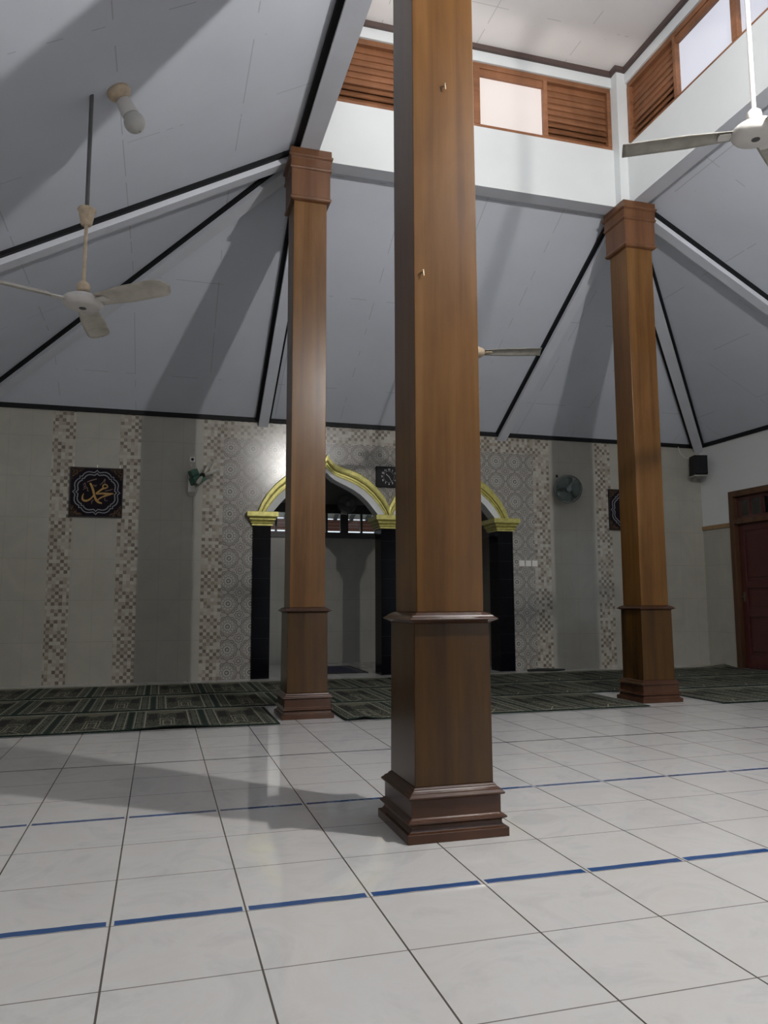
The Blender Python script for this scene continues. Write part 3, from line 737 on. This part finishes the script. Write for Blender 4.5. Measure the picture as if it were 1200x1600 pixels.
# ------------------------------------------------------------------ light switches
for i, (x, lab) in enumerate(((4.965, 'leftmost of the three white switch plates right of the arch'), (5.065, 'middle of the three white switch plates right of the arch'), (5.165, 'rightmost of the three white switch plates right of the arch'))):
    t = thing('light_switch', (x, YB-.001, 1.475), lab, 'switch', 'row of white switch plates')
    o = bevel(boxo('plate', WHITEPL, t, -.042, .042, -.010, 0, -.042, .042), .003); bevel(boxo('rocker', WHITEPL, t, -.014, .014, -.015, -.010, -.024, .024), .002)
t = thing('wall_socket', (5.35, NB+.018, .95), 'small dark wall socket in the niche, seen low beside the right black pillar', 'socket'); bevel(boxo('plate', DARKPL, t, -.05, .05, -.012, 0, -.04, .04), .003)
t.location = (4.98, NB+.018, .62)

# ------------------------------------------------------------------ framed panels
def seg_mesh(bm, pts, ws, y0, y1):
    """ribbon stroke in the xz plane with thickness"""
    P2 = [Vector((p[0], p[1])) for p in pts]; rows = []
    for i, p in enumerate(P2):
        d = (P2[min(i+1, len(P2)-1)]-P2[max(i-1, 0)]).normalized(); n = Vector((-d.y, d.x)); w = ws[i] if isinstance(ws, (list, tuple)) else ws
        a, b = p+n*w/2, p-n*w/2
        rows.append([bm.verts.new(q) for q in ((a.x, y0, a.y), (a.x, y1, a.y), (b.x, y1, b.y), (b.x, y0, b.y))])
    for a, b in zip(rows, rows[1:]):
        for k in range(4): bm.faces.new((a[k], a[(k+1) % 4], b[(k+1) % 4], b[k]))
    bm.faces.new(rows[0][::-1]); bm.faces.new(rows[-1])
def smooth_pts(pts, ws, n=6):
    out, ow = [], []
    for i in range(len(pts)-1):
        p0, p1, p2, p3 = pts[max(i-1, 0)], pts[i], pts[i+1], pts[min(i+2, len(pts)-1)]
        for k in range(n):
            t = k/n; q = [.5*((2*p1[j])+(-p0[j]+p2[j])*t+(2*p0[j]-5*p1[j]+4*p2[j]-p3[j])*t*t+(-p0[j]+3*p1[j]-3*p2[j]+p3[j])*t**3) for j in (0, 1)]
            out.append(q); ow.append(ws[i]+(ws[i+1]-ws[i])*t)
    out.append(pts[-1]); ow.append(ws[-1]); return out, ow
def im(x, y):      # picture-plane pixel -> local metres
    v = (y-80-45*(x-80)/1035)/960; u = (x-(80-45*(y-80)/960))/(1037)
    return ((u-.5)*.6, (.5-v)*.6)
STROKES = [([(455, 400), (482, 455), (512, 540), (535, 640), (562, 715), (605, 768), (680, 798)], [34, 40, 44, 40, 44, 46, 22]),
           ([(328, 600), (303, 660), (312, 725), (385, 742), (460, 705), (520, 640)], [8, 26, 38, 38, 30, 20]),
           ([(910, 612), (800, 612), (690, 604), (575, 608), (640, 552), (700, 512), (770, 498)], [22, 38, 36, 30, 30, 34, 30]),
           ([(860, 628), (750, 652), (660, 688), (600, 730)], [14, 34, 28, 22]),
           ([(765, 500), (795, 478), (780, 440), (735, 430), (705, 455), (710, 505)], [24, 22, 24, 24, 24, 20])]
THIN = [([(398, 378), (490, 345), (585, 318)], [16, 22, 20]), ([(645, 432), (700, 395), (735, 340), (745, 322), (755, 345), (730, 350)], [8, 14, 14, 12, 12, 8]), ([(742, 350), (742, 412)], [12, 10]),
        ([(478, 800), (490, 745), (522, 735)], [10, 14, 8]), ([(745, 690), (735, 730), (765, 750), (798, 738)], [12, 14, 12, 6]), ([(740, 556), (820, 545), (895, 522)], [10, 16, 8]),
        ([(515, 425), (530, 460), (552, 440), (562, 465), (580, 430)], [10, 12, 10, 12, 8]), ([(320, 440), (350, 395), (362, 440), (330, 480), (385, 460)], [10, 12, 12, 10, 10]),
        ([(310, 525), (360, 500), (405, 490), (400, 545), (428, 552)], [10, 12, 12, 14, 10])]
STROKES_B = [([(800, 360), (812, 480), (805, 640)], [26, 34, 22]), ([(700, 330), (712, 460), (716, 600), (650, 650)], [24, 34, 36, 20]), ([(590, 370), (600, 500), (600, 600), (540, 650)], [22, 32, 34, 20]),
             ([(716, 620), (640, 655), (540, 655), (430, 650), (370, 610), (400, 560), (450, 590), (440, 660)], [26, 28, 28, 30, 28, 24, 22, 18])]
THIN_B = [([(600, 300), (625, 330), (650, 300), (675, 330), (700, 300)], [10, 12, 10, 12, 8]), ([(640, 270), (700, 240)], [12, 10])]
QUAD = [(0, .925), (.045, .865), (.10, .825), (.16, .830), (.26, .850), (.36, .845), (.46, .80), (.53, .73), (.565, .655), (.66, .655)]
def outline(s):
    q = QUAD+[(b, a) for a, b in reversed(QUAD[:-1])]
    full = q+[(a, -b) for a, b in reversed(q[:-1])]; full = full+[(-a, b) for a, b in reversed(full[1:-1])]
    return [(a*s, b*s) for a, b in full]
def panel(x, label, strokes, thin):
    t = thing('calligraphy_panel', (x, YB-.001, 2.275), label, 'wall picture', 'square black calligraphy panels on the tiled wall')
    bevel(boxo('panel', PICBG, t, -.302, .302, -.022, 0, -.302, .302), .003)
    bm = bmesh.new()
    for a, b, c, d in ((-.302, .302, .292, .302), (-.302, .302, -.302, -.292), (-.302, -.292, -.292, .292), (.292, .302, -.292, .292)): box(bm, a, b, -.026, -.022, c, d)
    mesh_obj('rim', bm, BLACKWOOD, t)
    bm = bmesh.new()
    for s, w in ((.292, .011), (.252, .012)):
        q = outline(s); q = q+[q[0], q[1]]; seg_mesh(bm, q, w, -.0245, -.022)
    bmesh.ops.recalc_face_normals(bm, faces=bm.faces); mesh_obj('scalloped_outline', bm, SILVER, t)
    for hx in ((-.27, .0, .26) if strokes is STROKES else (0,)):
        tag(boxo('hook', WHITEPL, t, hx-.004, hx+.004, -.012, 0, .302, .338), 'small white hook')
    for sx in (-1, 1):
        for sz in (-1, 1):
            bm = bmesh.new(); q = [(sx*.285, sz*.285), (sx*.145, sz*.285), (sx*.17, sz*.255), (sx*.205, sz*.245), (sx*.215, sz*.215), (sx*.245, sz*.205), (sx*.255, sz*.17), (sx*.285, sz*.145)]
            a = [bm.verts.new((p[0], -.0235, p[1])) for p in q]; b = [bm.verts.new((p[0], -.0215, p[1])) for p in q]
            bm.faces.new(a); bm.faces.new(b[::-1])
            for i in range(len(q)): bm.faces.new((a[i], a[(i+1) % len(q)], b[(i+1) % len(q)], b[i]))
            bmesh.ops.recalc_face_normals(bm, faces=bm.faces); mesh_obj('corner_ornament', bm, ORNAM, t)
    K = .6/1000
    bm = bmesh.new()
    for k, (p, w) in enumerate(strokes):
        P_, W_ = smooth_pts([im(*q) for q in p], [a*K for a in w]); seg_mesh(bm, P_, W_, -.0262-.0004*k, -.022)
    bmesh.ops.recalc_face_normals(bm, faces=bm.faces); mesh_obj('calligraphy', bm, CALLIG, t)
    for k, (p, w) in enumerate(thin):
        bm = bmesh.new(); P_, W_ = smooth_pts([im(*q) for q in p], [a*K for a in w]); seg_mesh(bm, P_, W_, -.0255, -.022)
        bmesh.ops.recalc_face_normals(bm, faces=bm.faces); mesh_obj('vowel_mark', bm, DIMCAL, t)
panel(-.662, 'black panel with gold calligraphy and silver scalloped outline, on the left between mosaic strips', STROKES, THIN)
panel(6.68, 'black panel with silver scalloped outline, mostly hidden behind the right rear column', STROKES_B, THIN_B)
for x in (-.89, -.66, -.42): pass

# ------------------------------------------------------------------ clock
t = thing('wall_clock', (3.02, YB-.001, 2.615), 'black rectangular wall clock with white numerals, between the arch peaks', 'clock')
bevel(boxo('case', DARKPL, t, -.175, .175, -.04, 0, -.14, .14), .006)
nb = bmesh.new()
def numeral_mesh(parent):
    for h in range(1, 13):
        cu = bpy.data.curves.new('numeral', 'FONT'); cu.body = str(h); cu.size = .036; cu.align_x = 'CENTER'; cu.align_y = 'CENTER'; cu.extrude = .0008; cu.offset = .0006
        o = bpy.data.objects.new('numeral', cu); COL.objects.link(o); a = math.radians(90-30*h)
        dg = bpy.context.evaluated_depsgraph_get(); me = bpy.data.meshes.new_from_object(o.evaluated_get(dg))
        bpy.data.objects.remove(o)
        q = bpy.data.objects.new('numeral', me); me.materials.append(SILVERW); COL.objects.link(q); q.parent = parent
        q.location = (.098*math.cos(a), -.042, .098*math.sin(a)); q.rotation_euler = (math.pi/2, 0, 0)
SILVERW = plain('pale_numerals', (.55, .56, .56), .4)
numeral_mesh(t)
for nm, ang, L, w in (('hour_hand', 312, .055, .005), ('minute_hand', 150, .080, .0035)):
    bm = bmesh.new(); a = math.radians(90-ang); seg_mesh(bm, [(-.012*math.cos(a), -.012*math.sin(a)), (L*math.cos(a), L*math.sin(a))], w, -.044, -.0425)
    bmesh.ops.recalc_face_normals(bm, faces=bm.faces); mesh_obj(nm, bm, SILVERW, t)
bm = bmesh.new(); nb.free()
for k in range(60):
    a = 2*math.pi*k/60; seg_mesh(bm, [(.072*math.cos(a), .072*math.sin(a)), (.077*math.cos(a), .077*math.sin(a))], .0015, -.0415, -.040)
bmesh.ops.recalc_face_normals(bm, faces=bm.faces); mesh_obj('minute_marks', bm, SILVERW, t)

# ------------------------------------------------------------------ speaker in the corner
t = thing('wall_speaker', (7.80, 7.10, 2.955), 'small black box loudspeaker mounted high in the far right corner', 'loudspeaker', rz=math.radians(-12))
bm = bmesh.new()
q = [(-.105, -.10), (.105, -.10), (.085, .10), (-.085, .10)]
for z in (-.145, .145): pass
lo = [bm.verts.new((x, y, -.145)) for x, y in q]; hi = [bm.verts.new((x, y-.015, .145)) for x, y in q]
bm.faces.new(lo[::-1]); bm.faces.new(hi)
for i in range(4): bm.faces.new((lo[i], lo[(i+1) % 4], hi[(i+1) % 4], hi[i]))
bevel(mesh_obj('cabinet', bm, DARKPL, t), .008)
bm = bmesh.new(); vs = box(bm, -.095, .095, -.120, -.10, -.13, .13); mesh_obj('grille', bm, BLACK, t)
bm = bmesh.new(); box(bm, -.10, .10, -.10, .12, -.170, -.150); tube(bm, [(0, .02, -.16), (0, .16, -.19)], .012); bevel(mesh_obj('bracket', bm, plain('grey_bracket', (.30, .30, .29), .6), t), .003)
cab = bmesh.new(); tube(cab, [(7.60, YB-.035, 3.27), (7.64, YB-.03, 3.16), (7.74, YB-.02, 3.10), (7.78, 7.16, 3.09)], .004, 6)
tag(mesh_obj('speaker_cable', cab, WHITEPL), 'thin white cable running down from the ceiling edge to the black speaker', 'cable')

# ------------------------------------------------------------------ carpets
m = Mat('green_prayer_carpet')
Wm, Dm = .5655, 1.045
uu = (m.x/Wm).fract(); vv = m.y/Dm; uc = (uu-.5).abs()
fleck = m.noise(60, 5, .7, (1, 1, .1)); fl2 = m.noise(20, 3, .6)
g1, g2, g3 = (.013, .024, .019), (.050, .060, .045), (.17, .165, .12)
c = m.mix(fleck > .52, (.008, .009, .008), (.13, .13, .10))                         # busy panel
side = (uc > .30)
orn = (((m.x/.048).fract()-.5)._m('POWER', 2)+((m.y/.10).fract()-.5)._m('POWER', 2)).sqrt()
sc_ = m.mix((orn-.30).abs() < .09, m.mix(fl2 > .5, (.020, .026, .021), (.065, .070, .055)), (.125, .125, .098))
c = m.mix(inr(vv, .60, .90)*((uu*31).sin()*.03+(uu*12.5).cos()*.05+vv > .80), c, (.115, .115, .082))     # pale sky over the domes
c = m.mix(inr(vv, .46, .78)*(((uc-.20).abs() < .065)*(fleck > .40)), c, (.020, .020, .018))          # trees
c = m.mix(OR(((uc-.095).abs() < .008)*(inr(vv, .18, .52)), ((vv-.52).abs() < .011)*(uc < .10), ((uc-.055).abs() < .010)*inr(vv, .18, .42), ((vv-.42).abs() < .012)*(uc < .065)), c, (.20, .195, .145))
c = m.mix(((uc-(.26-vv*1.15)).abs() < .012)*inr(vv, .03, .22), c, (.24, .235, .175))                         # path lines
c = m.mix(side, c, sc_)
fr = OR((uc-.30).abs() < .010, inr(uc, 0, .30)*OR((vv-.055).abs() < .009, (vv-.915).abs() < .010), ((uc-.438).abs() < .006))
c = m.mix(fr, c, (.25, .24, .185))
c = m.mix(OR(uc > .462, vv < .022, vv > .955), c, g1)
c = m.mix(vv > .958, c, (.42, .40, .33))
pile = m.noise(400, 1)
m.set(c, .95, spec=.15)
CARPET = m.m
def carpet(x0, x1, y0, label, off=0.0, hump=None, curl=None, depth=Dm):
    n = max(8, int((x1-x0)/.08)); ny = 14; bm = bmesh.new(); G = []
    for i in range(n+1):
        row = []
        for j in range(ny+1):
            X0 = x0+(x1-x0)*i/n; Y0 = depth*j/ny; z = .010
            if hump:
                a, w, h = hump; z += h*math.exp(-((X0-a)/w)**2)*max(0, 1-Y0/.16)
            if curl:
                cx_, cy_, r_, h = curl; d = math.hypot(X0-cx_, Y0-cy_); z += h*max(0, 1-d/r_)**1.5
            row.append(bm.verts.new((X0-x0+off, Y0, max(z, .009))))
        G.append(row)
    for i in range(n):
        for j in range(ny): bm.faces.new((G[i][j], G[i+1][j], G[i+1][j+1], G[i][j+1]))
    bm.normal_update(); bmesh.ops.solidify(bm, geom=bm.faces[:], thickness=.008)
    o = mesh_obj('prayer_carpet', bm, CARPET, smooth=True); o.location = (x0-off, y0, 0)
    return tag(o, label, 'carpet', 'rows of dark green prayer carpet with mosque motifs')
carpet(1.045-.5655*5.4, 1.045, 3.625, 'front-row dark green prayer carpet left of the left rear column, front edge rippled', off=Wm*.6, hump=(.25, .28, .022))
carpet(1.57, 1.57+.5655*5, 3.635, 'dark green prayer carpet of the front row between the two rear columns', curl=(1.72, .02, .16, .03))
carpet(5.16, 7.98, 3.60, 'dark green prayer carpet of the front row right of the right rear column')
carpet(-2.03, 7.97, 4.735, 'long dark green prayer carpet, middle row, running behind the rear columns', off=(Wm-(-1.05+2.03) % Wm) % Wm)
carpet(-2.03, 2.85, 5.86, 'dark green prayer carpet along the tiled wall, left half of the last row', off=(Wm-(-1.115+2.03) % Wm) % Wm, depth=1.10)
carpet(2.87, 7.90, 5.86, 'dark green prayer carpet along the tiled wall, right half of the last row', curl=(7.88, 1.08, .45, .05), depth=1.10)
# niche mat and the folded mat by the wall
m = Mat('navy_prayer_mat'); a = (m.x-.36).abs(); b = (m.y-.56).abs()
c = m.mix(OR(a > .315, b > .50), (.020, .022, .055), (.012, .012, .014)); c = m.mix(OR((a-.30).abs() < .012, (b-.485).abs() < .012)*(a < .315)*(b < .50), c, (.12, .12, .13))
c = m.mix(inr(a, .22, .285)*(m.noise(40, 2) > .5), c, (.10, .10, .11)); m.set(c, .95)
bm = bmesh.new(); box(bm, 0, .72, 0, 1.12, 0, .008); o = mesh_obj('prayer_mat', bm, m.m); o.location = (2.12, 7.66, .001)
tag(o, 'navy blue prayer mat with grey border lying on the white niche floor', 'prayer mat')
bm = bmesh.new(); pts = []
lay = [(4.87, 7.05, .030), (5.05, 7.06, .034), (5.25, 7.04, .030), (5.42, 7.06, .026)]
tube(bm, lay, [.018, .024, .022, .012], 12)
bmesh.ops.scale(bm, vec=(1, 2.2, .9), verts=bm.verts, space=Matrix.Translation((0, -7.1, -.02)))
tag(mesh_obj('folded_mat', bm, plain('dark_mat_cloth', (.02, .025, .022), .95), smooth=True), 'dark rolled-up mat at the foot of the ornamental tiles, right of the black pillar', 'mat')

# ------------------------------------------------------------------ shrubs outside the side openings (mirrored in the glossy tiles)
def shrub(x, y, label, s=1.0):
    rnd = random.Random(int(x*10+y)); t = thing('garden_shrub', (x, y, -.12), label, 'shrub')
    bm = bmesh.new()
    for k in range(900):
        a = rnd.uniform(0, 2*math.pi); h = rnd.uniform(.15, 2.5)*s; r = rnd.uniform(.35, 1.0)*.8*math.sqrt(max(.05, 1-((h-1.2)/1.6)**2))
        c = Vector((r*math.cos(a), r*math.sin(a), h)); d = Vector((rnd.uniform(-1, 1), rnd.uniform(-1, 1), rnd.uniform(-.6, 1))).normalized(); e_ = d.cross(Vector((.3, .5, .8))).normalized()
        L = rnd.uniform(.08, .16)
        vs = [bm.verts.new(c+p) for p in (d*0, d*L*.5+e_*L*.28, d*L, d*L*.5-e_*L*.28)]; bm.faces.new(vs)
    mesh_obj('foliage', bm, LEAF, t)
    bm = bmesh.new()
    for k in range(4): tube(bm, [(0, 0, 0), (.15*math.cos(k*1.6), .15*math.sin(k*1.6), .8), (.35*math.cos(k*1.6), .35*math.sin(k*1.6), 1.7)], [.03, .022, .01], 6)
    mesh_obj('stem', bm, DOORWOOD, t)
shrub(11.3, 5.4, 'leafy green shrub outside the right wall, level with the rear columns')
shrub(10.0, 2.4, 'leafy green shrub outside the right wall, nearer the viewer')
